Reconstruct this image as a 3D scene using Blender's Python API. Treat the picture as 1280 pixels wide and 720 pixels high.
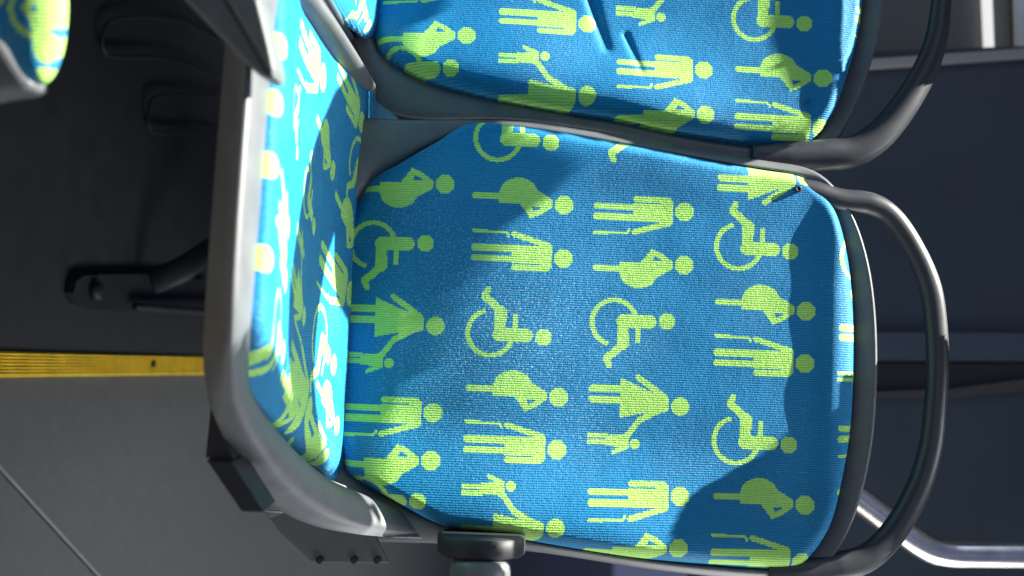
import bpy, bmesh, math, random
import numpy as np
from mathutils import Vector
random.seed(4); rng = np.random.default_rng(7)
scene = bpy.context.scene
for o in list(bpy.data.objects): bpy.data.objects.remove(o)
col = scene.collection

# ------------------------------------------------------------------ camera
PITCH, YAW, ROLL, FPX = math.radians(7.0), math.radians(3.8), math.radians(1.7), 1422.0
CAM = np.array([0.06, -1.15, 0.785])
FW = np.array([-math.sin(YAW)*math.cos(PITCH), math.cos(YAW)*math.cos(PITCH), -math.sin(PITCH)])
RT = np.array([math.cos(YAW), math.sin(YAW), 0.0])
UP = np.cross(RT, FW)
EX = UP*math.cos(ROLL) - RT*math.sin(ROLL)      # photo right (the photograph is turned a quarter)
EY = RT*math.cos(ROLL) + UP*math.sin(ROLL)      # photo down
cd = bpy.data.cameras.new('camera'); cam = bpy.data.objects.new('camera', cd); col.objects.link(cam)
from mathutils import Matrix
M3 = Matrix(((EX[0], -EY[0], -FW[0]), (EX[1], -EY[1], -FW[1]), (EX[2], -EY[2], -FW[2])))
cam.matrix_world = Matrix.Translation(Vector(CAM)) @ M3.to_4x4()
cd.sensor_width = 36; cd.lens = 36*FPX/1280; cd.clip_start = 0.02; cd.clip_end = 200
cd.dof.use_dof = True; cd.dof.focus_distance = 1.13; cd.dof.aperture_fstop = 4.2
scene.camera = cam

# ------------------------------------------------------------------ light
w = bpy.data.worlds.new('World'); scene.world = w; w.use_nodes = True
w.node_tree.nodes['Background'].inputs[0].default_value = (0.46, 0.56, 1.0, 1)
w.node_tree.nodes['Background'].inputs[1].default_value = 0.175
LSUN = np.array([-0.43, 0.028, 0.90]); LSUN /= np.linalg.norm(LSUN)
LAMP = np.array([0, 0, 0.6])+LSUN*9.0
def aim(o, d):
    o.rotation_euler = Vector(d).to_track_quat('-Z', 'Y').to_euler()
sl = bpy.data.lights.new('sunlight', 'SPOT'); so = bpy.data.objects.new('sunlight', sl); col.objects.link(so)
so.location = Vector(np.array([0, 0, 0.6]) + LSUN*9.0); aim(so, -LSUN)
sl.energy = 27000; sl.spot_size = math.radians(26); sl.spot_blend = 0.1; sl.shadow_soft_size = 0.032; sl.color = (1.0, 0.95, 0.86)
def area(name, loc, d, sx, sy, e, c):
    l = bpy.data.lights.new(name, 'AREA'); l.shape = 'RECTANGLE'; l.size = sx; l.size_y = sy; l.energy = e; l.color = c
    o = bpy.data.objects.new(name, l); col.objects.link(o); o.location = loc; aim(o, d); return o
area('window_light_left', (-1.5, -0.9, 1.6), (1, 0.45, -0.7), 1.6, 0.9, 6, (0.68, 0.80, 1.0))
area('window_light_right', (1.7, 0.1, 1.5), (-1, -0.05, -0.45), 1.4, 0.8, 11, (0.85, 0.93, 1.0))
area('floor_fill', (1.1, 1.9, 1.7), (-.45, -.35, -1), 1.2, 1.2, 23, (0.95, 0.97, 1.0))  # added fill, no such lamp; brightens the floor behind the seats
area('window_light_front', (0.3, -2.6, 1.7), (-0.1, 1, -0.35), 1.6, 0.9, 3.5, (0.68, 0.80, 1.0))
fl_ = area('cushion_fill', (.25, -.20, 1.9), (-.12, -.06, -1), .6, .3, 1.2, (0.85, 0.92, 1.0)); fl_.data.spread = math.radians(70)  # made-up fill from above to lift the shaded cushion
rl = area('rail_fill', (1.25, .15, 1.15), (-.9, .05, -.35), .9, .7, 4.5, (1.0, 0.97, 0.92)); rl.data.spread = math.radians(80)  # added source, gives the chrome rail something bright to reflect
scene.view_settings.view_transform = 'Standard'; scene.view_settings.look = 'None'
scene.view_settings.exposure = 0; scene.view_settings.gamma = 1
scene.render.engine = 'CYCLES'

# ------------------------------------------------------------------ maths
def ray(px, py): return FW*FPX + EX*(px-640) + EY*(py-360)
def on_plane(px, py, P, N):
    d = ray(px, py); t = np.dot(P-CAM, N)/np.dot(d, N); return CAM + d*t
def at_depth(px, py, dep): return CAM + ray(px, py)*(dep/FPX)
def proj(P):
    q = np.asarray(P)-CAM; z = q@FW
    return 640+FPX*(q@EX)/z, 360+FPX*(q@EY)/z
class Frame:
    def __init__(s, O, eu, ev): s.O = np.array(O, float); s.eu = np.array(eu, float); s.ev = np.array(ev, float); s.en = np.cross(s.eu, s.ev)
    def p(s, u, v, h=0): return s.O + np.multiply.outer(u, s.eu) + np.multiply.outer(v, s.ev) + np.multiply.outer(h, s.en)
    def px(s, x, y, off=0.0):
        P = on_plane(x, y, s.O+s.en*off, s.en); q = P-s.O; return np.array([q@s.eu, q@s.ev])
    def pt(s, x, y, off=0.0): return on_plane(x, y, s.O+s.en*off, s.en)
TB, TC = math.radians(9), math.radians(8)
BACK = Frame((0, 0, 0.47), (1, 0, 0), (0, math.sin(TB), math.cos(TB)))          # en faces the camera
BACK2 = Frame((0, 0.035, 0.47), (1, 0, 0), (0, math.sin(TB), math.cos(TB)))
CUSH = Frame((0, 0, 0.472), (1, 0, 0), (0, math.cos(TC), -math.sin(TC)))        # en faces up
assert BACK.en[1] < 0 and CUSH.en[2] > 0
def catmull(P, n=8, closed=True):
    P = [np.array(p, float) for p in P]; m = len(P); out = []
    rngi = range(m) if closed else range(m-1)
    for i in rngi:
        if closed: a, b, c, d = P[i-1], P[i], P[(i+1) % m], P[(i+2) % m]
        else: a, b, c, d = P[max(i-1, 0)], P[i], P[i+1], P[min(i+2, m-1)]
        for k in range(n):
            t = k/n
            out.append(0.5*((2*b)+(-a+c)*t+(2*a-5*b+4*c-d)*t*t+(-a+3*b-3*c+d)*t**3))
    if not closed: out.append(P[-1])
    return np.array(out)
def seg_dist(X, Y, poly):
    """signed distance (inside +) and nearest point to closed polygon"""
    best = np.full(X.shape, 1e9); nx = np.zeros_like(X); ny = np.zeros_like(Y); inside = np.zeros(X.shape, bool)
    m = len(poly)
    for i in range(m):
        ax, ay = poly[i]; bx, by = poly[(i+1) % m]; dx, dy = bx-ax, by-ay; L = dx*dx+dy*dy+1e-18
        t = np.clip(((X-ax)*dx+(Y-ay)*dy)/L, 0, 1); qx = ax+t*dx; qy = ay+t*dy
        d = (X-qx)**2+(Y-qy)**2; k = d < best
        best[k] = d[k]; nx[k] = qx[k]; ny[k] = qy[k]
        if (ay > by) != (by > ay) or ay != by:
            c = ((ay > Y) != (by > Y)) & (X < (bx-ax)*(Y-ay)/(by-ay+1e-18)+ax); inside ^= c
    d = np.sqrt(best); return np.where(inside, d, -d), nx, ny
def sstep(a, b, x):
    t = np.clip((x-a)/(b-a), 0, 1); return t*t*(3-2*t)

# ------------------------------------------------------------------ materials
def mat(name, base, rough=0.5, metal=0.0, spec=0.5, noise=0.0, nscale=60, bump=0.0, bscale=400, coat=0.0):
    m = bpy.data.materials.new(name); m.use_nodes = True; nt = m.node_tree; b = nt.nodes['Principled BSDF']
    b.inputs['Base Color'].default_value = (*base, 1); b.inputs['Roughness'].default_value = rough
    b.inputs['Metallic'].default_value = metal; b.inputs['Specular IOR Level'].default_value = spec; b.inputs['Coat Weight'].default_value = coat
    tc = nt.nodes.new('ShaderNodeTexCoord')
    if noise:
        n = nt.nodes.new('ShaderNodeTexNoise'); n.inputs['Scale'].default_value = nscale; n.inputs['Detail'].default_value = 6; n.inputs['Roughness'].default_value = .65
        nt.links.new(tc.outputs['Object'], n.inputs['Vector'])
        mr = nt.nodes.new('ShaderNodeMapRange'); mr.inputs[1].default_value = .3; mr.inputs[2].default_value = .7; mr.inputs[3].default_value = 1-noise; mr.inputs[4].default_value = 1+noise
        nt.links.new(n.outputs[0], mr.inputs[0])
        mx = nt.nodes.new('ShaderNodeVectorMath'); mx.operation = 'SCALE'; mx.inputs[0].default_value = base
        nt.links.new(mr.outputs[0], mx.inputs['Scale']); nt.links.new(mx.outputs[0], b.inputs['Base Color'])
        mr2 = nt.nodes.new('ShaderNodeMapRange'); mr2.inputs[1].default_value = .3; mr2.inputs[2].default_value = .7; mr2.inputs[3].default_value = rough*(1-noise*.5); mr2.inputs[4].default_value = min(1, rough*(1+noise*.5))
        nt.links.new(n.outputs[0], mr2.inputs[0]); nt.links.new(mr2.outputs[0], b.inputs['Roughness'])
    if bump:
        n2 = nt.nodes.new('ShaderNodeTexNoise'); n2.inputs['Scale'].default_value = bscale; n2.inputs['Detail'].default_value = 3
        nt.links.new(tc.outputs['Object'], n2.inputs['Vector'])
        bp = nt.nodes.new('ShaderNodeBump'); bp.inputs['Strength'].default_value = bump; bp.inputs['Distance'].default_value = .001
        nt.links.new(n2.outputs[0], bp.inputs['Height']); nt.links.new(bp.outputs[0], b.inputs['Normal'])
    return m
def fabric_mat():
    m = bpy.data.materials.new('woven_seat_fabric'); m.use_nodes = True; nt = m.node_tree; N = nt.nodes; L = nt.links; b = N['Principled BSDF']
    at = N.new('ShaderNodeAttribute'); at.attribute_name = 'dye'
    uv = N.new('ShaderNodeAttribute'); uv.attribute_name = 'cloth'
    mix = N.new('ShaderNodeMix'); mix.data_type = 'RGBA'
    L.new(at.outputs['Fac'], mix.inputs['Factor']); mix.inputs['A'].default_value = (0.0002, 0.142, 0.315, 1); mix.inputs['B'].default_value = (0.29, 0.55, 0.11, 1)
    # rib weave: threads run up the seat, 1.15 mm pitch, broken by stitches
    mp = N.new('ShaderNodeMapping'); mp.inputs['Scale'].default_value = (1, .28, 1); L.new(uv.outputs['Vector'], mp.inputs['Vector'])
    n1 = N.new('ShaderNodeTexNoise'); n1.inputs['Scale'].default_value = 820; n1.inputs['Detail'].default_value = 2; L.new(mp.outputs[0], n1.inputs['Vector'])
    mp2 = N.new('ShaderNodeMapping'); mp2.inputs['Scale'].default_value = (.35, 1, 1); L.new(uv.outputs['Vector'], mp2.inputs['Vector'])
    n2 = N.new('ShaderNodeTexNoise'); n2.inputs['Scale'].default_value = 700; n2.inputs['Detail'].default_value = 2; L.new(mp2.outputs[0], n2.inputs['Vector'])
    wv = N.new('ShaderNodeTexWave'); wv.bands_direction = 'X'; wv.inputs['Scale'].default_value = 2*math.pi/0.0024/20*1.0; wv.inputs['Distortion'].default_value = 1.2; wv.inputs['Detail Scale'].default_value = 3; L.new(uv.outputs['Vector'], wv.inputs['Vector'])
    n3 = N.new('ShaderNodeTexNoise'); n3.inputs['Scale'].default_value = 22; n3.inputs['Detail'].default_value = 5; n3.inputs['Roughness'].default_value = .6; L.new(uv.outputs['Vector'], n3.inputs['Vector'])
    a1 = N.new('ShaderNodeMath'); a1.operation = 'MULTIPLY_ADD'; L.new(wv.outputs['Fac'], a1.inputs[0]); a1.inputs[1].default_value = .75; L.new(n1.outputs[0], a1.inputs[2])
    a2 = N.new('ShaderNodeMath'); a2.operation = 'MULTIPLY_ADD'; L.new(n2.outputs[0], a2.inputs[0]); a2.inputs[1].default_value = .8; L.new(a1.outputs[0], a2.inputs[2])
    bp = N.new('ShaderNodeBump'); bp.inputs['Strength'].default_value = .75; bp.inputs['Distance'].default_value = .0006; L.new(a2.outputs[0], bp.inputs['Height'])
    bp2 = N.new('ShaderNodeBump'); bp2.inputs['Strength'].default_value = .3; bp2.inputs['Distance'].default_value = .004; L.new(n3.outputs[0], bp2.inputs['Height']); L.new(bp.outputs[0], bp2.inputs['Normal'])
    L.new(bp2.outputs[0], b.inputs['Normal'])
    # thread to thread tone, dye stays put
    mr = N.new('ShaderNodeMapRange'); mr.inputs[1].default_value = .75; mr.inputs[2].default_value = 1.75; mr.inputs[3].default_value = .72; mr.inputs[4].default_value = 1.25
    L.new(a2.outputs[0], mr.inputs[0])
    sc = N.new('ShaderNodeVectorMath'); sc.operation = 'SCALE'; L.new(mix.outputs['Result'], sc.inputs[0]); L.new(mr.outputs[0], sc.inputs['Scale'])
    # pale worn fuzz on the thread tops
    n4 = N.new('ShaderNodeTexNoise'); n4.inputs['Scale'].default_value = 9; n4.inputs['Detail'].default_value = 4; L.new(uv.outputs['Vector'], n4.inputs['Vector'])
    n5 = N.new('ShaderNodeTexNoise'); n5.inputs['Scale'].default_value = 420; n5.inputs['Detail'].default_value = 4; n5.inputs['Roughness'].default_value = .75; L.new(uv.outputs['Vector'], n5.inputs['Vector'])
    r4 = N.new('ShaderNodeMapRange'); r4.inputs[1].default_value = .5; r4.inputs[2].default_value = .75; L.new(n4.outputs[0], r4.inputs[0])
    r5 = N.new('ShaderNodeMapRange'); r5.inputs[1].default_value = .52; r5.inputs[2].default_value = .72; L.new(n5.outputs[0], r5.inputs[0])
    fm = N.new('ShaderNodeMath'); fm.operation = 'MULTIPLY'; vd = N.new('ShaderNodeVectorMath'); vd.operation = 'DISTANCE'; L.new(uv.outputs['Vector'], vd.inputs[0]); vd.inputs[1].default_value = (.035, .17, 0)
    rd = N.new('ShaderNodeMapRange'); rd.inputs[1].default_value = .03; rd.inputs[2].default_value = .19; rd.inputs[3].default_value = 1.3; rd.inputs[4].default_value = 0; L.new(vd.outputs['Value'], rd.inputs[0])
    ad = N.new('ShaderNodeMath'); ad.operation = 'ADD'; L.new(r4.outputs[0], ad.inputs[0]); L.new(rd.outputs[0], ad.inputs[1])
    L.new(ad.outputs[0], fm.inputs[0]); L.new(r5.outputs[0], fm.inputs[1])
    f2 = N.new('ShaderNodeMath'); f2.operation = 'MULTIPLY'; L.new(fm.outputs[0], f2.inputs[0]); f2.inputs[1].default_value = .75
    fz = N.new('ShaderNodeMix'); fz.data_type = 'RGBA'; L.new(f2.outputs[0], fz.inputs['Factor']); L.new(sc.outputs[0], fz.inputs['A']); fz.inputs['B'].default_value = (.38, .50, .58, 1)
    L.new(fz.outputs['Result'], b.inputs['Base Color'])
    b.inputs['Roughness'].default_value = .62; b.inputs['Specular IOR Level'].default_value = .22
    b.inputs['Sheen Weight'].default_value = .16; b.inputs['Sheen Roughness'].default_value = .45; b.inputs['Sheen Tint'].default_value = (.4, .9, 1, 1)
    return m
M = {}
M['fabric'] = fabric_mat()
M['shell'] = mat('grey_seat_plastic', (.09, .097, .103), .45, noise=.15, nscale=32, bump=.12, bscale=1500)
M['handle'] = mat('black_grip_plastic', (.022, .025, .03), .4, noise=.14, nscale=60, bump=.15, bscale=1100, coat=.05)
M['dark'] = mat('black_plastic', (.018, .019, .022), .55, spec=.3, noise=.15, nscale=40)
M['metal'] = mat('steel', (.5, .5, .52), .25, 1.0, noise=.1, nscale=60)
M['chrome'] = mat('brushed_chrome', (.9, .86, .80), .24, 1.0, noise=.12, nscale=30)
M['plate'] = mat('grey_green_plate', (.095, .11, .11), .5, noise=.12, nscale=20)
M['floor_dark'] = mat('dark_rubber_floor', (.015, .017, .02), .7, noise=.25, nscale=25, bump=.2, bscale=300)
M['floor_grey'] = mat('grey_vinyl_floor', (.082, .083, .082), .6, noise=.2, nscale=40, bump=.1, bscale=600)
M['yellow'] = mat('yellow_step_edge', (.80, .55, .025), .5, noise=.2, nscale=45)
M['seam'] = mat('pale_floor_seam', (.22, .22, .22), .5, noise=.2, nscale=30)
M['partition'] = mat('navy_partition', (.027, .043, .062), .5, noise=.2, nscale=5)
M['partition_light'] = mat('slate_blue_trim', (.045, .062, .09), .45, noise=.1, nscale=8)
M['brown'] = mat('dark_rubber_gasket', (.05, .04, .038), .5, noise=.1, nscale=8)
M['wall'] = mat('warm_grey_wall_trim', (.13, .125, .115), .5, noise=.15, nscale=6)
M['white'] = mat('white_wall_trim', (.8, .8, .78), .4, noise=.05, nscale=6)
M['paper'] = mat('matt_grey_trim', (.3, .3, .3), .6, noise=.1, nscale=6)

M['strip_glow'] = mat('sunlit_strip_glow', (.8, .8, .8), .5, noise=.03)  # glow put into the strip in place of sunlight on it
_b = M['strip_glow'].node_tree.nodes['Principled BSDF']; _b.inputs['Emission Color'].default_value = (1, .98, .94, 1); _b.inputs['Emission Strength'].default_value = .75
# ------------------------------------------------------------------ object helpers
def link(name, me, m=None, parent=None, label=None):
    o = bpy.data.objects.new(name, me); col.objects.link(o)
    if m: me.materials.append(m)
    if parent: o.parent = parent; o.matrix_parent_inverse = Matrix.Translation(-parent.location) if parent.type == 'EMPTY' and not parent.parent else Matrix.Identity(4)
    if label: o['label'] = label
    return o
def thing(name, loc, label, cat, group=None):
    o = bpy.data.objects.new(name, None); col.objects.link(o); o.location = loc; o.empty_display_size = .05
    o['label'] = label; o['category'] = cat
    if group: o['group'] = group
    return o
def tag(o, label, cat, group=None):
    o['label'] = label; o['category'] = cat
    if group: o['group'] = group
def mesh(V, F, smooth=True):
    me = bpy.data.meshes.new('mesh'); me.from_pydata([tuple(map(float, v)) for v in V], [], F); me.update()
    bm = bmesh.new(); bm.from_mesh(me); bmesh.ops.recalc_face_normals(bm, faces=bm.faces); bm.to_mesh(me); bm.free()
    if smooth: me.shade_smooth()
    return me
def loft(loops, cap0=False, cap1=False, closed=True):
    n = len(loops[0]); V = [p for l in loops for p in l]; F = []
    for i in range(len(loops)-1):
        for j in range(n if closed else n-1):
            k = (j+1) % n; F.append((i*n+j, i*n+k, (i+1)*n+k, (i+1)*n+j))
    if cap0: F.append(tuple(range(n))[::-1])
    if cap1: F.append(tuple((len(loops)-1)*n+j for j in range(n)))
    return mesh(V, F)
def subsurf(o, lv=2):
    s = o.modifiers.new('sub', 'SUBSURF'); s.levels = lv; s.render_levels = lv
def bevel(o, w=.002, seg=2):
    b = o.modifiers.new('bev', 'BEVEL'); b.width = w; b.segments = seg; b.limit_method = 'ANGLE'; o.data.shade_flat()
def tube(path, radii, seg=20, n=8, flat=1.0, ref=None, cap=True, twist=0):
    P = catmull(path, n, False); R = np.interp(np.linspace(0, len(radii)-1, len(P)), range(len(radii)), radii)
    T = np.gradient(P, axis=0); T /= np.linalg.norm(T, axis=1)[:, None]
    ref = BACK.en if ref is None else np.array(ref, float); loops = []
    for p, t, r in zip(P, T, R):
        a = np.cross(t, ref); a /= np.linalg.norm(a); b = np.cross(a, t)
        loops.append([p+a*r*math.cos(q)+b*r*flat*math.sin(q) for q in np.linspace(0, 2*math.pi, seg, endpoint=False)])
    return loft(loops, cap, cap)
def box(c, s, rot=None):
    V = []; F = [(0, 1, 3, 2), (4, 6, 7, 5), (0, 4, 5, 1), (2, 3, 7, 6), (0, 2, 6, 4), (1, 5, 7, 3)]
    for x in (-1, 1):
        for y in (-1, 1):
            for z in (-1, 1):
                q = np.array([x*s[0]/2, y*s[1]/2, z*s[2]/2])
                if rot is not None: q = rot@q
                V.append(np.array(c)+q)
    return mesh(V, F, False)
def prism(pts, dvec):
    n = len(pts); V = [np.array(p) for p in pts]+[np.array(p)+np.array(dvec) for p in pts]
    F = [tuple(range(n)), tuple(range(2*n-1, n-1, -1))]+[(i, (i+1) % n, n+(i+1) % n, n+i) for i in range(n)]
    return mesh(V, F, False)
def lathe(c, axis, prof, seg=40):
    axis = np.array(axis, float); axis /= np.linalg.norm(axis); r = np.array([0, 0, 1.]) if abs(axis[2]) < .9 else np.array([1., 0, 0])
    a = np.cross(axis, r); a /= np.linalg.norm(a); b = np.cross(axis, a)
    return loft([[np.array(c)+axis*h+a*R*math.cos(q)+b*R*math.sin(q) for q in np.linspace(0, 2*math.pi, seg, endpoint=False)] for h, R in prof], True, True)

# ------------------------------------------------------------------ the woven pictograms (units: stitches-ish, head at 0,0, figure lies to -x)
def cap_(X, Y, ax, ay, bx, by, r):
    dx, dy = bx-ax, by-ay; t = np.clip(((X-ax)*dx+(Y-ay)*dy)/(dx*dx+dy*dy+1e-9), 0, 1)
    return (X-ax-t*dx)**2+(Y-ay-t*dy)**2 < r*r
def rect_(X, Y, a, b, c, d): return (X > a) & (X < b) & (Y > c) & (Y < d)
def disc_(X, Y, a, b, r): return (X-a)**2+(Y-b)**2 < r*r
def poly_(X, Y, pts):
    ins = np.zeros(X.shape, bool); m = len(pts)
    for i in range(m):
        ax, ay = pts[i]; bx, by = pts[(i+1) % m]
        if ay != by: ins ^= ((ay > Y) != (by > Y)) & (X < (bx-ax)*(Y-ay)/(by-ay)+ax)
    return ins
def fig_cane(X, Y):
    g = disc_(X, Y, 0, 0, 12.2)
    g |= cap_(X, Y, -115.5, -10.5, -60, -10.5, 4.6) | cap_(X, Y, -115.5, 3.6, -60, 3.6, 4.2)
    g |= rect_(X, Y, -68, -16, -15, 8) | cap_(X, Y, -64, 14, -24, 14, 3.8) | rect_(X, Y, -30, -16, -13, 12) | disc_(X, Y, -23, 10, 8)
    g |= disc_(X, Y, -23, -12, 8.5) | cap_(X, Y, -24, -17, -65, -29, 3.6) | rect_(X, Y, -26, -14.5, -14, 10)
    g |= cap_(X, Y, -118, -32, -75, -30.5, 1.9) | cap_(X, Y, -75, -31, -72, -27, 1.9)
    return g
def fig_preg(X, Y):
    g = disc_(X, Y, 0, 0, 12.2) | cap_(X, Y, -115, -7.8, -70, -7.8, 4.4)
    g |= (((X+59.5)/25)**2+((Y+11)/21.5)**2 < 1) & (Y < 1.5)
    g |= poly_(X, Y, [(-85, 1.2), (-85, -10), (-60, -20), (-38, -19), (-27, -13), (-17, -7), (-14.5, -3), (-15, 3), (-28, 13), (-43, 19.5), (-50, 10), (-57, 1.5)])
    g &= ~poly_(X, Y, [(-43, 3.2), (-28, 4.4), (-38.5, 10)])
    return g
def fig_wheel(X, Y):
    g = disc_(X, Y, 0, 0, 10.8) | cap_(X, Y, -23, -1.3, -57, -2, 9) | cap_(X, Y, -57, -4, -56, -31, 7.4)
    g |= cap_(X, Y, -57, -33, -77, -50, 5) | cap_(X, Y, -78, -51, -73.5, -59, 3.8) | cap_(X, Y, -37, -26, -37, -8, 3.6)
    r = np.hypot(X+68.6, Y+3.5); a = np.degrees(np.arctan2(Y+3.5, X+68.6))
    g |= (np.abs(r-28.9) < 3.1) & ((a > 20) | (a < -104))
    return g
def fig_mum(X, Y):
    Y = -Y
    g = disc_(X, Y, 0, 0, 12) | cap_(X, Y, -115, -19.2, -75, -19.2, 4.7) | cap_(X, Y, -115, -6, -75, -6, 4.6)
    g |= poly_(X, Y, [(-79, -34.5), (-37, -17), (-22, -17), (-14.5, -8), (-14.5, 5.5), (-22, 9), (-39, 8.5), (-79, 17)])
    g |= cap_(X, Y, -21, -12, -56, -36, 3.7) | cap_(X, Y, -24, 4, -52.5, 19, 4) | cap_(X, Y, -52.5, 19, -68, 40, 3.6)
    g |= rect_(X, Y, -120, -92, 37.6, 43.3) | rect_(X, Y, -120, -92, 45.4, 50.8) | poly_(X, Y, [(-95, 40), (-68, 37.5), (-65, 44), (-66, 56), (-95, 52.5)])
    g |= cap_(X, Y, -70, 55, -86, 61, 2.6) | disc_(X, Y, -57.4, 49.8, 6.4)
    return g
FIG = {'C': fig_cane, 'P': fig_preg, 'W': fig_wheel, 'F': fig_mum, 'H': lambda X, Y: disc_(X, Y, 0, 0, 12)}
S0 = 1.15/FPX      # metres per pattern unit

# ------------------------------------------------------------------ padded fabric panels
SURF = {}
def edge_at(fr, x, y, edge):
    if not callable(edge): return edge
    e = .012
    for _ in range(5): u, v = fr.px(x, y, -e); e = edge(u, v)
    return e
def chamfer(U, V): return .015*sstep(.05, .085, U)*(1-sstep(-.12, -.02, V))
def cush_edge(u, v): return .012+float(chamfer(u, v))
def pad(name, fr, outline, edge, hfun, figs, parent, step=.00128, label=None):
    oc = catmull([fr.px(x, y, -edge_at(fr, x, y, edge)) for x, y in outline], 6)
    lo, hi = oc.min(0)-2*step, oc.max(0)+2*step
    us = np.arange(lo[0], hi[0], step); vs = np.arange(lo[1], hi[1], step)
    U, V = np.meshgrid(us, vs, indexing='ij'); D, NX, NY = seg_dist(U, V, oc)
    ins = D > 0; nb = ins.copy()
    nb[1:] |= ins[:-1]; nb[:-1] |= ins[1:]; nb[:, 1:] |= ins[:, :-1]; nb[:, :-1] |= ins[:, 1:]
    nb2 = nb.copy(); nb2[1:] |= nb[:-1]; nb2[:-1] |= nb[1:]
    ring = nb2 & ~ins
    U0, V0 = U.copy(), V.copy()
    U = np.where(ring, NX, U); V = np.where(ring, NY, V); D = np.where(ring, 0, D)
    H = hfun(U, V, D, fr)
    # hand-made unevenness
    H = H + .00035*np.sin(U*61+V*23+1.3)*np.sin(V*47-U*17)*np.clip(D/.03, 0, 1)
    PT = fr.p(U.ravel(), V.ravel(), H.ravel()).reshape(U.shape+(3,))
    use = nb2; q = use[:-1, :-1] & use[1:, :-1] & use[1:, 1:] & use[:-1, 1:]
    idx = -np.ones(U.shape, int)
    fi, fj = np.nonzero(q)
    vm = np.zeros(U.shape, bool)
    for a, b in ((0, 0), (1, 0), (1, 1), (0, 1)): vm[fi+a, fj+b] = True
    idx[vm] = np.arange(vm.sum())
    F = np.stack([idx[fi, fj], idx[fi+1, fj], idx[fi+1, fj+1], idx[fi, fj+1]], 1)
    Vv = PT[vm]
    me = bpy.data.meshes.new(name); me.vertices.add(len(Vv)); me.vertices.foreach_set('co', Vv.ravel())
    me.loops.add(F.size); me.loops.foreach_set('vertex_index', F.ravel()); me.polygons.add(len(F))
    me.polygons.foreach_set('loop_start', np.arange(0, F.size, 4)); me.polygons.foreach_set('loop_total', np.full(len(F), 4))
    me.update(calc_edges=True); me.validate(); me.shade_smooth()
    FU = (U0[fi, fj]+step/2); FV = (V0[fi, fj]+step/2)
    C3 = PT[fi, fj]; PX, PY = proj(C3); DU = PT[fi+1, fj]-C3; DV = PT[fi, fj+1]-C3; NN = np.cross(DU, DV); NN /= np.linalg.norm(NN, axis=1)[:, None]+1e-12
    SURF[parent.name+name] = (PX, PY, C3, np.einsum('ij,ij->i', NN, (LAMP-C3)/np.linalg.norm(LAMP-C3, axis=1)[:, None]))
    def locate(x, y):
        k = np.argmin((PX-x)**2+(PY-y)**2); d = math.hypot(PX[k]-x, PY[k]-y)
        if d < 3: return np.array([FU[k], FV[k]])
        return fr.px(x, y, 0)
    dye = np.zeros(len(F), bool)
    for f in figs:
        t, mir, hx, hy = f[:4]; h = locate(hx, hy); s = S0
        if len(f) > 4:
            ft = locate(f[4], f[5]); ax = h-ft; L = np.linalg.norm(ax); ax /= L; s = min(max(L/121, S0*.7), S0*1.35)
        else: ax = np.array([0, 1.0])
        ay = np.array([ax[1], -ax[0]])
        X = ((FU-h[0])*ax[0]+(FV-h[1])*ax[1])/s; Y = ((FU-h[0])*ay[0]+(FV-h[1])*ay[1])/s
        dye |= FIG[t](X, -Y if mir else Y)
    a = me.attributes.new('dye', 'FLOAT', 'FACE'); a.data.foreach_set('value', dye.astype(np.float32))
    c = me.attributes.new('cloth', 'FLOAT_VECTOR', 'POINT'); cv = np.stack([U[vm], V[vm], np.zeros(vm.sum())], 1).astype(np.float32)
    c.data.foreach_set('vector', cv.ravel())
    return link(name, me, M['fabric'], parent, label)
def roll(D, depth, r):
    t = np.clip(1-D/r, 0, 1); return -depth*(1-np.sqrt(np.clip(1-t*t, 0, 1)))

# our seat's backrest relief, u right, v up (metres on the back plane)
def h_back(U, V, D, fr, c=None):
    uR = BACK.px(640, 660)[0]; uL = BACK.px(640, 170)[0]; vT = BACK.px(1065, 420)[1]; v0 = BACK.px(430, 420)[1]
    if c is not None: U = U-c
    uR = uR+.115*(V-BACK.px(640, 660)[1])
    H = roll(D, .018, .014)
    ty = sstep(uR-.115, uR+.010, U)*np.sqrt(np.clip(D/.016, 0, 1)); H = H+.021*ty*(1-.75*sstep(vT-.26, vT-.08, V))          # right bolster
    tr = sstep(uR-.030, uR+.012, U); H = H-.003*tr*tr                                         # and its fall to the rim
    tl = sstep(uL+.075, uL+.01, U); H = H+.008*tl*(1-sstep(vT-.22, vT-.08, V))                # left bolster
    vb = vT-.052; H = H+.0062*np.exp(-((V-vT+.019)/.0165)**2)                                    # head roll
    H = H+.006*np.exp(-((V-v0-.17)/.09)**2)-.002                                             # lumbar swell
    H = H-.012*sstep(v0+.06, v0-.01, V)
    return H
def h_cush(U, V, D, fr):
    H = roll(D, .013, .022)+roll(D, 1, .05)*chamfer(U, V)
    H = H+np.interp(V, [-.50, -.46, -.41, -.36, -.30, -.24, -.18, -.12, -.06, 0, .06], [.004, .004, .001, -.004, -.010, -.013, -.014, -.013, -.008, 0, .010])
    H = H+.006*(1-sstep(-.20, -.10, U))*sstep(-.30, -.05, V)
    return H

SEAT_Z = .47
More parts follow.
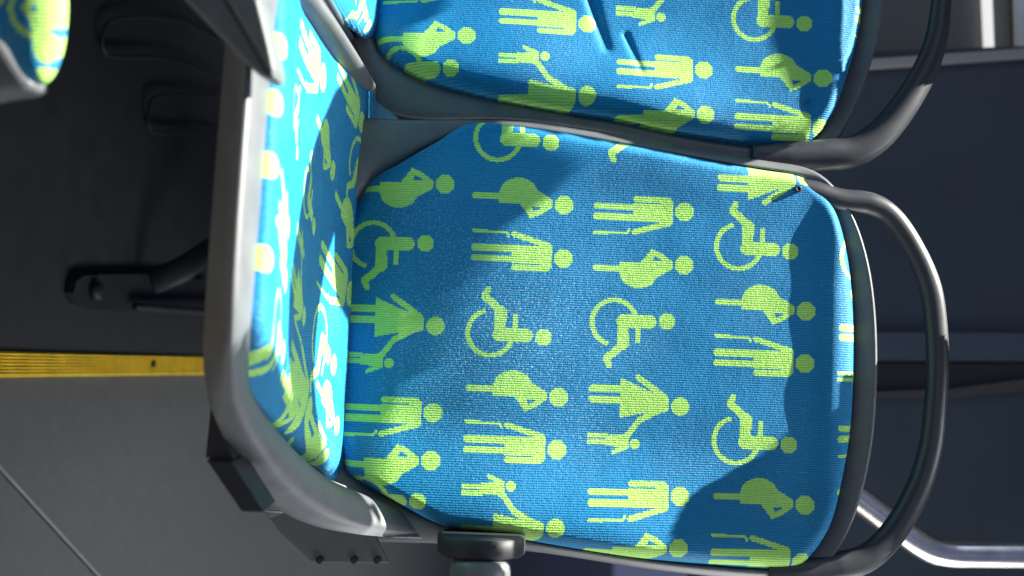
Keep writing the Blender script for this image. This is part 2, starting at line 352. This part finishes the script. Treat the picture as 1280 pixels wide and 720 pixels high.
# ------------------------------------------------------------------ main seat
seat = thing('bus_seat', (0, -.2, .0), 'blue bus seat with green people symbols, whole backrest in view beside the aisle', 'seat', 'blue patterned bus seats')
PAD = [(415, 300), (440, 262), (463, 225), (500, 205), (545, 180), (590, 157), (670, 163), (760, 178), (830, 191), (900, 204), (960, 213), (992, 218), (1014, 229),
       (1040, 262), (1056, 310), (1065, 370), (1067, 450), (1062, 540), (1050, 605), (1035, 655), (1010, 697), (988, 711), (940, 711), (900, 708), (800, 698), (700, 682),
       (600, 663), (550, 655), (490, 624), (440, 597), (427, 577), (415, 540), (405, 430)]
OUT = [(395, 300), (420, 150), (462, 146), (500, 150), (545, 150), (600, 149), (680, 152), (765, 166), (830, 178), (903, 192), (965, 203), (1002, 206), (1034, 220),
       (1066, 262), (1084, 315), (1094, 370), (1098, 450), (1094, 540), (1082, 605), (1064, 660), (1040, 706), (995, 727), (940, 725), (900, 722), (800, 711), (700, 693),
       (600, 682), (550, 679), (490, 678), (430, 676), (405, 665), (385, 600), (375, 450)]
figs_main = [('P', 1, 555, 229), ('W', 1, 531, 303), ('F', 1, 543, 407), ('C', 1, 540, 515), ('P', 1, 538, 575), ('W', 1, 521, 627),
    ('W', 0, 688, 178), ('P', 0, 705, 256), ('C', 0, 703, 323), ('W', 0, 679, 421), ('P', 0, 697, 496), ('C', 0, 695, 562), ('F', 0, 693, 660),
    ('W', 1, 838, 149), ('C', 1, 855, 264), ('P', 1, 854, 330), ('W', 1, 833, 401), ('F', 1, 850, 507), ('C', 1, 849, 619), ('P', 1, 847, 685),
    ('F', 0, 1010, 221), ('W', 0, 987, 314), ('P', 0, 1007, 388), ('C', 0, 1006, 453), ('W', 0, 985, 555), ('P', 0, 1005, 631), ('C', 0, 1000, 702),
    ('W', 1, 1143, 322), ('F', 1, 1160, 432), ('C', 1, 1160, 543), ('P', 1, 1160, 612)]
pad('backrest', BACK, PAD, .016, h_back, figs_main, seat)
CP = [(500, 235), (478, 150), (463, 128), (440, 93), (412, 50), (383, 2), (374, -20), (362, -30), (350, -18), (342, 20), (335, 100), (327, 200), (320, 300), (313, 400), (308, 455), (308, 485),
      (330, 515), (365, 557), (395, 590), (412, 607), (425, 602), (440, 585), (500, 560), (520, 400)]
CPO = [CUSH.px(x, y, -.028) for x, y in CP]
figs_cush = [('H', 0, 349, 55), ('H', 0, 341, 128), ('H', 0, 334, 206), ('H', 0, 330, 322), ('H', 0, 317, 447), ('H', 0, 378, 573),
    ('C', 1, 404, 96, 383, 14), ('W', 0, 372, 190, 369, 95), ('P', 1, 361, 283, 352, 200), ('C', 0, 357, 350, 345, 265), ('W', 1, 354, 440, 339, 372), ('P', 0, 373, 523, 342, 458),
    ('C', 0, 452, 152, 422, 88), ('P', 0, 416, 212, 394, 152), ('W', 0, 392, 282, 378, 212), ('F', 0, 380, 395, 367, 322), ('C', 0, 386, 512, 362, 440), ('C', 1, 404, 572, 386, 514),
    ('W', 1, 458, 232, 437, 168), ('P', 0, 447, 312, 417, 246), ('C', 1, 438, 367, 398, 302), ('W', 1, 417, 456, 389, 385), ('P', 0, 421, 531, 394, 484)]
pad('cushion', CUSH, CP, cush_edge, h_cush, figs_cush, seat)

def shell_loops(fr, P, O):
    Pp = np.array(P, float); Oo = np.array(O, float); c = Pp.mean(0)
    inn = Pp+(c-Pp)*.03
    dr = Oo-Pp; dr /= np.linalg.norm(dr, axis=1)[:, None]+1e-9; wu = np.clip(dr[:, 0], 0, 1)**2; wd_ = np.clip(dr[:, 1], 0, 1)**2; wt = np.clip(-dr[:, 1], 0, 1)**2*(Oo[:, 0] > 590)
    L = [[fr.pt(*q, -.030) for q in inn]]
    for t, z, zu, zd, zt in ((.02, .016, .017, .016, .016), (.14, .008, .0145, .0075, .009), (.5, .006, .010, .0085, .012), (.9, .0052, .004, .0135, .024), (.99, .0075, .0045, .0165, .028), (1, .016, .014, .022, .032), (1, .030, .030, .030, .035)):
        L.append([fr.pt(*q, -(z+(zu-z)*a+(zd-z)*b+(zt-z)*c)) for q, a, b, c in zip(Pp+(Oo-Pp)*t, wu, wd_, wt)])
    L.append([fr.pt(*q, -.045) for q in inn])
    return L
def back_shell(fr, P, O, parent):
    L = shell_loops(fr, P, O); me = loft(L, False, True); o = link('back_shell', me, M['shell'], parent); subsurf(o, 2); return o
back_shell(BACK, PAD, OUT, seat)
# seat pan: stations round the cushion: under pad, crest, outer, underside
PAN = [((463, 140), (478, 118), (486, 130)), ((440, 95), (452, 74), (462, 88)), ((410, 45), (423, 27), (433, 42)), ((383, 0), (397, -12), (405, 5)),
       ((372, -24), (375, -50), (370, -40)), ((352, -18), (335, -30), (300, -25)), ((346, 10), (316, 5), (286, 5)), ((338, 100), (311, 95), (278, 95)), ((330, 200), (303, 200), (270, 200)),
       ((322, 300), (296, 300), (262, 300)), ((314, 400), (291, 400), (255, 400)), ((310, 455), (290, 450), (253, 450)), ((309, 486), (290, 500), (257, 502)), ((335, 522), (312, 550), (270, 552)),
       ((367, 560), (342, 594), (298, 603)), ((397, 594), (376, 624), (328, 645)), ((420, 609), (400, 652), (362, 667))]
def pan_pt(q, k): return CUSH.pt(*q, -(k+edge_at(CUSH, q[0], q[1], cush_edge)-.012))
Pa = [pan_pt(a, .017) for a, b, c in PAN]; Pb = [pan_pt(b, .008) for a, b, c in PAN]; Pc = [pan_pt(c, .045) for a, b, c in PAN]
for k, (da, db, dc) in {0: (1.29, 1.29, 1.30), 1: (1.16, 1.15, 1.16), 2: (1.04, 1.02, 1.03), 3: (.96, .95, .96), 4: (.91, .87, .90), 12: (.85, .80, .82), 13: (.905, .85, .865), 14: (1.01, .94, .95), 15: (1.10, 1.03, 1.03), 16: (1.145, 1.095, 1.09)}.items():
    Pa[k] = at_depth(*PAN[k][0], da); Pb[k] = at_depth(*PAN[k][1], db); Pc[k] = at_depth(*PAN[k][2], dc)
for qa, qb, qc, da, db, dc in (((455, 612), (447, 661), (410, 675), 1.165, 1.14, 1.13), ((500, 626), (495, 663), (480, 677), 1.195, 1.17, 1.16), ((545, 652), (545, 664), (545, 677), 1.205, 1.19, 1.185),
        ((590, 668), (590, 672), (590, 677), 1.23, 1.22, 1.215)):
    Pa.append(at_depth(*qa, da)); Pb.append(at_depth(*qb, db)); Pc.append(at_depth(*qc, dc))
def lerp(a, b, t): return [p*(1-t)+q*t for p, q in zip(a, b)]
def drop(a, d): return [p-CUSH.en*d for p in a]
for L_ in (Pa, Pb, Pc):
    for _ in range(3):
        o_ = list(L_)
        for k in range(13, len(L_)-1): L_[k] = o_[k]*.5+(o_[k-1]+o_[k+1])*.25
Pa.insert(0, CUSH.p(-.25, .06, -.02)); Pb.insert(0, CUSH.p(-.255, .06, -.012)); Pc.insert(0, CUSH.p(-.26, .06, -.03))
ctr = CUSH.p(-.02, -.15, -.03)
pan = link('seat_pan', loft([drop(Pa, .03), Pa, drop(lerp(Pa, Pb, .35), -.006), drop(Pb, -.001), drop(lerp(Pb, Pc, .3), .003), Pc, drop([ctr+(p-ctr)*.96 for p in Pc], .004), drop([ctr+(p-ctr)*.95 for p in Pa], .03)], False, False, False), M['shell'], seat); subsurf(pan, 2)

# grab handle round the head of the seat
def handle(path, fr, parent, radii, off=-.012):
    P = [fr.pt(x, y, off) for x, y in path]
    o = link('grab_handle', tube(P, radii, 24, 10, .8), M['handle'], parent); return o
HP = [(985, 232), (1018, 240), (1050, 250), (1088, 255), (1117, 273), (1145, 315), (1163, 360), (1170, 407), (1172, 460), (1169, 510), (1163, 560), (1147, 612), (1117, 665), (1085, 696), (1050, 708), (1010, 715), (960, 717)]
handle(HP, BACK, seat, [.010, .012, .0125, .0125, .0115, .0112, .012, .012, .012, .012, .0125, .0132, .014, .0148, .016, .014, .010])

# ------------------------------------------------------------------ neighbour seat
nb = thing('bus_seat', (-.42, -.2, 0), 'neighbouring blue patterned bus seat cut off by the frame, wrinkled sunlit backrest', 'seat', 'blue patterned bus seats')
PAD2 = [(452, -60), (462, 20), (470, 58), (482, 74), (505, 90), (540, 106), (600, 122), (680, 138), (760, 150), (830, 166), (900, 178), (950, 185), (990, 187), (1012, 181),
        (1035, 150), (1055, 105), (1071, 50), (1078, 0), (1082, -90), (1078, -170), (1060, -250), (1030, -300), (990, -330), (900, -335), (760, -350), (600, -360), (520, -320), (475, -250), (455, -150)]
OUT2 = [(430, -60), (440, 60), (452, 105), (474, 133), (500, 147), (540, 151), (629, 147), (686, 154), (763, 168), (825, 184), (900, 200), (950, 208), (1000, 214), (1032, 203),
        (1060, 155), (1080, 110), (1098, 50), (1105, 0), (1110, -90), (1106, -170), (1090, -260), (1050, -320), (1000, -350), (900, -355), (760, -370), (600, -380), (500, -340), (450, -250), (430, -150)]
cN = BACK2.px(700, 141, -.016)[0]-BACK.px(700, 682, -.016)[0]
def h_back2(U, V, D, fr):
    H = h_back(U, V, D, fr, cN)
    for (a, b, wd, dp) in (((728, -40), (757, 62), .006, .007), ((782, 45), (800, 92), .004, .003), ((1012, 128), (1015, 134), .006, .005)):
        A = fr.px(*a); B = fr.px(*b); dx, dy = B-A; t = np.clip(((U-A[0])*dx+(V-A[1])*dy)/(dx*dx+dy*dy), 0, 1)
        q = np.hypot(U-A[0]-t*dx, V-A[1]-t*dy); H = H-dp*np.exp(-(q/wd)**2)*(1-.6*t)
    return H
figs_nb = [('P', 1, 583, 43), ('W', 1, 563, 84), ('C', 1, 590, -23), ('C', 0, 733, 29), ('F', 0, 733, 118), ('F', 1, 879, -22), ('C', 1, 879, 87), ('P', 1, 881, 143), ('W', 0, 1004, 29),
    ('P', 0, 1028, 97), ('C', 0, 1025, 160), ('C', 1, 1178, 19), ('P', 1, 1182, 84), ('P', 0, 735, -45), ('W', 0, 720, -130), ('W', 1, 860, -110), ('P', 0, 1030, -60)]
pad('backrest', BACK2, PAD2, .016, h_back2, figs_nb, nb)
back_shell(BACK2, PAD2, OUT2, nb)
HP2 = [(940, 196), (985, 197), (1030, 194), (1065, 190), (1098, 170), (1128, 135), (1155, 90), (1170, 50), (1177, 0), (1182, -60), (1182, -120), (1175, -190), (1150, -260), (1110, -310), (1040, -335)]
handle(HP2, BACK2, nb, [.013, .017, .018, .0175, .017, .0155, .014, .0125, .011, .011, .011, .011, .0115, .012, .012], -.004)
CP2 = [(520, 30), (478, 85), (468, 84), (440, 45), (415, 5), (390, -40), (372, -80), (355, -140), (365, -300), (380, -430), (420, -450), (490, -400), (520, -200)]
pad('cushion', CUSH, CP2, .012, h_cush, [('W', 1, 461, 31, 441, -45), ('P', 1, 440, -60, 415, -120)], nb, .0016)
ctr2 = np.mean([CUSH.pt(x, y, -.016) for x, y in CP2], axis=0)
Qa = [CUSH.pt(x, y, -.016) for x, y in CP2]
def grow(L, k, d): return [ctr2+(p-ctr2)*k-CUSH.en*d for p in L]
pn2 = link('seat_pan', loft([grow(Qa, .95, .01), grow(Qa, 1.0, .002), grow(Qa, 1.035, -.008), grow(Qa, 1.07, 0), grow(Qa, 1.07, .03), grow(Qa, .98, .045)], False, True), M['shell'], nb); subsurf(pn2, 2)

# ------------------------------------------------------------------ small parts of our seat
o = link('screw_hole', lathe(BACK.pt(998, 236, .0005), BACK.en, [(-.004, .0035), (.0, .0038), (.0012, .0032), (.0012, .0018), (-.002, .0016)], 20), M['dark'], seat)
# armrest hinge on the aisle side
hx = at_depth(602, 671, 1.15); ax = BACK.eu
mount = link('armrest_mount', lathe(hx-ax*.004, ax, [(0, .040), (.002, .0445), (.018, .0445), (.021, .042), (.0215, .020)]), M['dark'], seat)
link('hinge_collar', lathe(hx+ax*.016, ax, [(0, .021), (.009, .021), (.009, .017), (.014, .017)]), M['metal'], mount)
ha = hx+ax*.017+BACK.en*.020
arm = link('armrest', lathe(ha, ax, [(0, .020), (.0015, .026), (.006, .0295), (.012, .0305), (.060, .031), (.066, .027), (.067, .01)]), M['shell'], seat)
hb = ha+ax*.045
link('arm_bar', tube([hb, hb+BACK.ev*.09+ax*.004, hb+BACK.ev*.20+ax*.012, hb+BACK.ev*.33+ax*.02, hb+BACK.ev*.37+ax*.02], [.024, .020, .019, .018, .010], 24, 8, 1.1), M['shell'], arm)
# bracket under the pan edge
br = [at_depth(x, y, .86) for x, y in ((262, 505), (257, 575), (285, 577), (270, 535))]
link('side_bracket', prism([at_depth(x, y, .88) for x, y in ((264, 505), (257, 572), (292, 575), (275, 535))], FW*.05), M['dark'], seat)
o = link('bracket_cover', prism([at_depth(x, y, .87) for x, y in ((257, 575), (290, 577), (330, 641), (302, 640))], FW*.045+np.array([0, 0, .0])), M['dark'], seat); bevel(o, .0015)
mp_ = link('mounting_plate', prism([at_depth(x, y, 1.165) for x, y in ((330, 640), (352, 668), (390, 703), (486, 704), (470, 672), (440, 640))], FW*.008), M['plate'], seat); bevel(mp_, .001)
for x, y in ((400, 700), (443, 700), (472, 700)):
    link('bolt', lathe(at_depth(x, y, 1.164), -FW, [(0, .0045), (.0012, .0045), (.0016, .003)], 6), M['dark'], mp_)

# ------------------------------------------------------------------ floor, step edge
def sheet(name, pts, z, m, kind=True):
    o = link(name, mesh([(x, y, z) for x, y in pts], [tuple(range(len(pts)))], False), m)
    if kind: o['kind'] = 'structure'
    return o
def fl(px, py, z=0.0): return on_plane(px, py, np.array([0, 0, z]), np.array([0, 0, 1.]))
e1 = fl(-60, 441); e2 = fl(252, 443)
xe = (e1[0]+e2[0])/2; e3 = fl(0, 472); xw = e3[0]
sheet('floor', [(-8, -6), (12, -6), (12, 30), (-8, 30)], -.006, M['floor_grey'])
o = link('raised_floor', box(((xe-3)/2-.5, 1.2, -.001), (xe+4, 6, .006)), M['floor_dark']); o['kind'] = 'structure'
o.data.transform(Matrix.Translation((0, 0, 0)))
strip = thing('step_edge_strip', (xe, .5, 0), 'ribbed yellow step edging strip on the floor beside the dark seat platform', 'edging strip')
wd = xw-xe; prof = [(0, 0.0), (0, .005)]
n = 6
for i in range(n):
    a = wd*(.04+i*.13); prof += [(a, .0055), (a+wd*.03, .0085), (a+wd*.085, .0085), (a+wd*.115, .0055)]
prof += [(wd*.84, .009), (wd*.99, .009), (wd, .002), (wd, -.004)]
V = []; F = []; k = len(prof)
for y in (-1.2, 4.0):
    for a, h in prof: V.append((xe+a, y, h))
for i in range(k-1): F.append((i, i+1, k+i+1, k+i))
F.append(tuple(range(k))); 
link('strip_profile', mesh(V, F, False), M['yellow'], strip)
link('screw', lathe(fl(191, 455, .008), (0, 0, 1), [(0, .006), (.0025, .006), (.003, .004)], 12), M['dark'], strip)
sA, sB = fl(-10, 577, -.006), fl(135, 735, -.006); dv = sB-sA; dv = dv/np.linalg.norm(dv); nv = np.array([-dv[1], dv[0], 0])*.0022
o = link('floor_seam', mesh([tuple(p) for p in (sA-dv*.3-nv+[0, 0, .004], sA-dv*.3+nv+[0, 0, .004], sB+dv*.6+nv+[0, 0, .004], sB+dv*.6-nv+[0, 0, .004])], [(0, 1, 2, 3)], False), M['seam']); o['kind'] = 'structure'

# seat leg foot under the seat and the two dark floor loops
leg = thing('seat_leg', tuple(fl(110, 365)), 'black steel seat leg with rounded bolted foot on the dark floor', 'seat leg')
ft = [(95, 352), (105, 345), (130, 343), (200, 342), (262, 352), (262, 392), (180, 389), (115, 387), (98, 380), (92, 366)]
z0 = .004
link('foot_plate', prism([fl(x, y, z0+.012) for x, y in ft], (0, 0, -.012)), M['dark'], leg)
link('foot_bolt', lathe(fl(117, 364, z0+.012), (0, 0, 1), [(0, .014), (.008, .014), (.012, .009)], 6), M['dark'], leg)
link('strut', tube([fl(190, 352, .03), fl(225, 338, .07), fl(262, 312, .10), fl(300, 280, .13), at_depth(360, 240, 1.3)], [.02, .02, .018, .018, .018], 14, 6, .5), M['dark'], leg)
link('side_rail', tube([fl(170, 383, .03), fl(262, 390, .04), fl(330, 392, .05)], [.006, .007, .007], 12), M['dark'], leg)
lp = link('floor_loop', tube([fl(x, y, .015) for x, y in ((275, 100), (235, 82), (195, 72), (145, 71), (130, 62), (129, 42), (140, 26), (170, 21), (215, 24), (250, 38), (290, 60))], [.0035]*11, 10, 8, 1, (0, 0, 1)), M['dark'])
tag(lp, 'larger of the two dark bent tube loops on the floor under the seats', 'tube loop', 'dark tube loops on the floor')
lp = link('floor_loop', tube([fl(x, y, .015) for x, y in ((300, 190), (262, 168), (230, 167), (198, 166), (187, 160), (186, 138), (190, 125), (205, 120), (240, 120), (262, 121), (300, 118))], [.003]*11, 10, 8, 1, (0, 0, 1)), M['dark'])
tag(lp, 'smaller of the two dark bent tube loops, nearer the seat leg', 'tube loop', 'dark tube loops on the floor')

# ------------------------------------------------------------------ nearer, out of focus pieces at the upper left
nr = thing('bus_seat', tuple(at_depth(30, 0, .62)), 'out of focus corner of a patterned blue seat in the upper left of the photograph', 'seat', 'blue patterned bus seats')
d0 = .66
def near_loop(s, dep, dx=0, dy=0):
    pts = [(-200, 150), (-60, 128), (0, 112), (38, 108), (60, 103), (76, 80), (85, 45), (88, 0), (86, -60), (60, -160), (-200, -260)]
    c = np.array([-90, -60.]); return [at_depth(*(c+(np.array(p)-c)*s+[dx, dy]), dep) for p in pts]
NF = Frame(at_depth(0, 0, d0), EY/np.linalg.norm(EY), EX)
pts_near = [(-150, -200), (-150, 20), (-60, 40), (0, 50), (28, 92), (50, 106), (66, 97), (78, 70), (84, 35), (85, -10), (80, -80), (60, -160), (0, -220)]
pad('cushion', NF, pts_near, .012, lambda U, V, D, fr: roll(D, .012, .02), [('W', 0, 60, 98, 45, 25), ('P', 0, 62, 55, 40, -30), ('C', 1, 20, -20, -60, -10), ('F', 0, 76, 8, 52, -60)], nr, .0012)
shl = [(-150, -200), (-160, 60), (-60, 130), (0, 117), (25, 114), (45, 107), (30, 85), (0, 40), (-60, 0)]
o = link('seat_shell', prism([at_depth(x, y, d0+.012) for x, y in shl], FW*.03), M['shell'], nr); bevel(o, .008, 4)
na = thing('armrest', tuple(at_depth(285, 0, .7)), 'blurred tapering grey armrest crossing the corner of the cushion', 'armrest')
tip = [(338, 97), (325, 92), (300, 70), (228, 0), (130, -110), (200, -150), (300, -90)]
g1 = [(x, y) for x, y in ((341, 98), (330, 97), (312, 84), (229, -2), (140, -110), (215, -110), (283, 0), (330, 78))]
g2 = [(x, y) for x, y in ((341, 98), (329, 76), (284, 0), (215, -110), (262, -110), (323, 0), (338, 60), (343, 85))]
o = link('underside', prism([at_depth(x, y, .70) for x, y in g1], FW*.03), M['dark'] if 0 else M['shell'], na); bevel(o, .003, 3)
o = link('top_pad', prism([at_depth(x, y, .692) for x, y in g2], FW*.034), M['plate'], na); bevel(o, .004, 3)

# ------------------------------------------------------------------ background: partition, rail, wall
PBY = .95
NY = np.array([0, 1., 0])
def bk(px, py, y=PBY): return on_plane(px, py, np.array([0, y, 0]), NY)
part = thing('partition', tuple(bk(900, 400)), 'dark navy partition panel behind the seats', 'partition')
def slab(name, pts, y, t, m, parent): return link(name, prism([bk(x, q, y) for x, q in pts], (0, t, 0)), m, parent)
slab('panel', [(860, 72), (1500, 50), (1500, 1100), (860, 1100)], PBY, .03, M['partition'], part)
slab('trim_band', [(900, 414), (1500, 418), (1500, 452), (900, 450)], PBY-.012, .012, M['partition_light'], part)
slab('groove', [(900, 455), (1500, 455), (1500, 478), (900, 494)], PBY-.008, .008, M['dark'], part)
slab('gasket', [(900, 482), (1085, 490), (1190, 486), (1500, 445), (1500, 466), (1190, 498), (900, 498)], PBY-.014, .012, M['brown'], part)
wl = thing('side_wall_panel', tuple(bk(1100, 0)), 'pale grey window surround beyond the seats in the upper right corner', 'wall panel')
slab('panel', [(700, -500), (1600, -500), (1600, 57), (700, 78)], 1.02, .03, M['wall'], wl)
slab('bright_strip', [(1216, -300), (1229, -300), (1243, 66), (1232, 68)], 1.00, .014, M['strip_glow'], wl)
slab('edge_trim', [(1085, 74), (1400, 52), (1400, 62), (1085, 84)], .93, .02, M['paper'], wl)
slab('window_post', [(1262, -300), (1300, -300), (1300, 60), (1272, 60)], .99, .02, M['white'], wl)
rail = link('handrail', tube([at_depth(x, y, 1.38) for x, y in ((1010, 585), (1060, 615), (1105, 648), (1150, 680), (1180, 691), (1230, 693), (1400, 693), (1700, 690))], [.0165]*8, 28, 12), M['chrome'])
tag(rail, 'bent shiny chrome handrail at the lower right behind the grab handle', 'handrail')

cl = link('sun_block_ceiling', box((2.2, 3.195, 2.02), (12, 6.06, .04)), M['paper']); cl['kind'] = 'structure'  # unseen panel added to keep direct sun off the floor behind
# ------------------------------------------------------------------ added plate that shades the seats (unseen, above the frame)
# One made-up plate of small tiles, no part of the bus; the tiles cover the directions from which the seats lie in shade.
ZS = 1.25
DXC, DYC = .0025, .0014
GX0, GY0, GNX, GNY = -1.2, -.75, 0, 0
GNX, GNY = int(1.9/DXC), int(1.1/DYC); GL, GD = np.zeros((GNX, GNY)), np.zeros((GNX, GNY))
def vote(P, dark, wgt=1.0):
    P = np.asarray(P, float).reshape(-1, 3); T = P+(LAMP-P)*((ZS-P[:, 2:3])/(LAMP[2]-P[:, 2:3])); dark = np.broadcast_to(dark, len(P)); wgt = np.broadcast_to(np.float64(wgt), len(P))
    I = np.clip(((T[:, 0]-GX0)/DXC).astype(int), 0, GNX-1); J = np.clip(((T[:, 1]-GY0)/DYC).astype(int), 0, GNY-1)
    np.add.at(GL, (I[~dark], J[~dark]), wgt[~dark]); np.add.at(GD, (I[dark], J[dark]), wgt[dark])
def blur(A, sx, sy):
    for ax, sg in ((0, sx), (1, sy)):
        n = int(3*sg)+1; k = np.exp(-.5*(np.arange(-n, n+1)/sg)**2); B = np.zeros_like(A)
        for t, q in zip(range(-n, n+1), k): B += np.roll(A, t, ax)*q
        A = B
    return A
def inside_px(PX, PY, pts): return poly_(np.asarray(PX), np.asarray(PY), pts)
B1, CU, B2 = 'bus_seatbackrest', 'bus_seatcushion', 'bus_seat.001backrest'
DARK = {CU: [[(480, 135), (450, 100), (440, 85), (420, 115), (400, 160), (385, 212), (376, 262), (369, 310), (362, 360), (360, 430), (363, 480), (374, 518), (362, 500), (350, 472), (340, 445), (322, 425),
              (300, 420), (250, 700), (410, 700), (412, 600), (400, 548), (395, 510), (392, 470), (395, 420), (400, 372), (408, 325), (419, 288), (417, 330), (421, 378), (436, 402), (450, 415), (490, 415)]],
        B1: [[(380, 445), (450, 430), (470, 440), (485, 485), (530, 480), (565, 440), (598, 350), (612, 290), (640, 275), (690, 240), (715, 205), (660, 185), (629, 172), (629, 140), (380, 140)],
             [(1046, 470), (1100, 470), (1200, 740), (850, 740), (835, 670), (860, 622), (900, 598), (960, 568), (1000, 530)]],
        B2: [[(970, -40), (1018, -40), (1016, 60), (1014, 105), (1018, 130), (1003, 140), (996, 118), (980, 90), (968, 60)], [(440, -60), (560, -60), (560, 10), (530, 30), (470, 34)]]}
for key, polys in DARK.items():
    PX, PY, C3, NL = SURF[key]; d = np.zeros(len(PX), bool)
    for pts in polys: d |= inside_px(PX, PY, pts)
    sel = (NL > .02) & (rng.random(len(PX)) < .7); vote(C3[sel], d[sel], np.clip(NL[sel], 0, .3))
def grid_px(x0, x1, y0, y1, st=6): return [(x, y) for x in np.arange(x0, x1, st) for y in np.arange(y0, y1, st)]
for x, y in grid_px(250, 425, 430, 690, 4):                                    # shell round the cut corner
    if poly_(np.array([x]), np.array([y]), [(250, 435), (290, 440), (312, 490), (365, 562), (412, 612), (400, 640), (425, 690), (250, 700)])[0]: vote(CUSH.pt(x, y, -.02), True); vote(CUSH.pt(x, y, -.04), True)
for x, y in grid_px(240, 500, 480, 720, 5):
    vote(at_depth(x, y, .90), True, .4) if x < 340 else (vote(at_depth(x, y, 1.12), True, .5) if y > 650 else None)
for x, y in grid_px(540, 700, 664, 745, 3): vote(at_depth(x, y, 1.13), True, .6); vote(at_depth(x, y, 1.10), True, .6)
for x, y in grid_px(300, 334, 0, 430, 4): vote(CUSH.pt(x, y, -.006), False, 1)
for x, y in grid_px(428, 462, 600, 628, 3): vote(at_depth(x, y, 1.15), False, 1.5)
for x, y in grid_px(1090, 1190, 460, 700, 4): vote(BACK.pt(x, y, -.01), True, 1)
for x, y in grid_px(1090, 1190, 250, 440, 4): vote(BACK.pt(x, y, -.01), False, 1)
for x, y in grid_px(632, 800, 150, 176, 3): vote(BACK.pt(x, y, -.01), False, 1)
BL, BD = blur(GL, 1.6, 1.3), blur(GD, 1.6, 1.3)
dark = set(zip(*[q.tolist() for q in np.nonzero((BD > BL) & (BD > .02) & (GY0+np.arange(GNY)*DYC < .17)[None, :])]))
vid = {}; V = []; F = []
for (i, j) in dark:
    f = []
    for a, b in ((i, j), (i+1, j), (i+1, j+1), (i, j+1)):
        if (a, b) not in vid: vid[(a, b)] = len(V); V.append((GX0+a*DXC, GY0+b*DYC, ZS))
        f.append(vid[(a, b)])
    F.append(tuple(f))
me = bpy.data.meshes.new('mesh'); me.from_pydata(V, [], F); me.update()
gobo = link('shade_plate', me, M['paper']); so_ = gobo.modifiers.new('thick', 'SOLIDIFY'); so_.thickness = .003
tag(gobo, 'grey plate added out of view above the seats to cast their shade', 'shade plate')
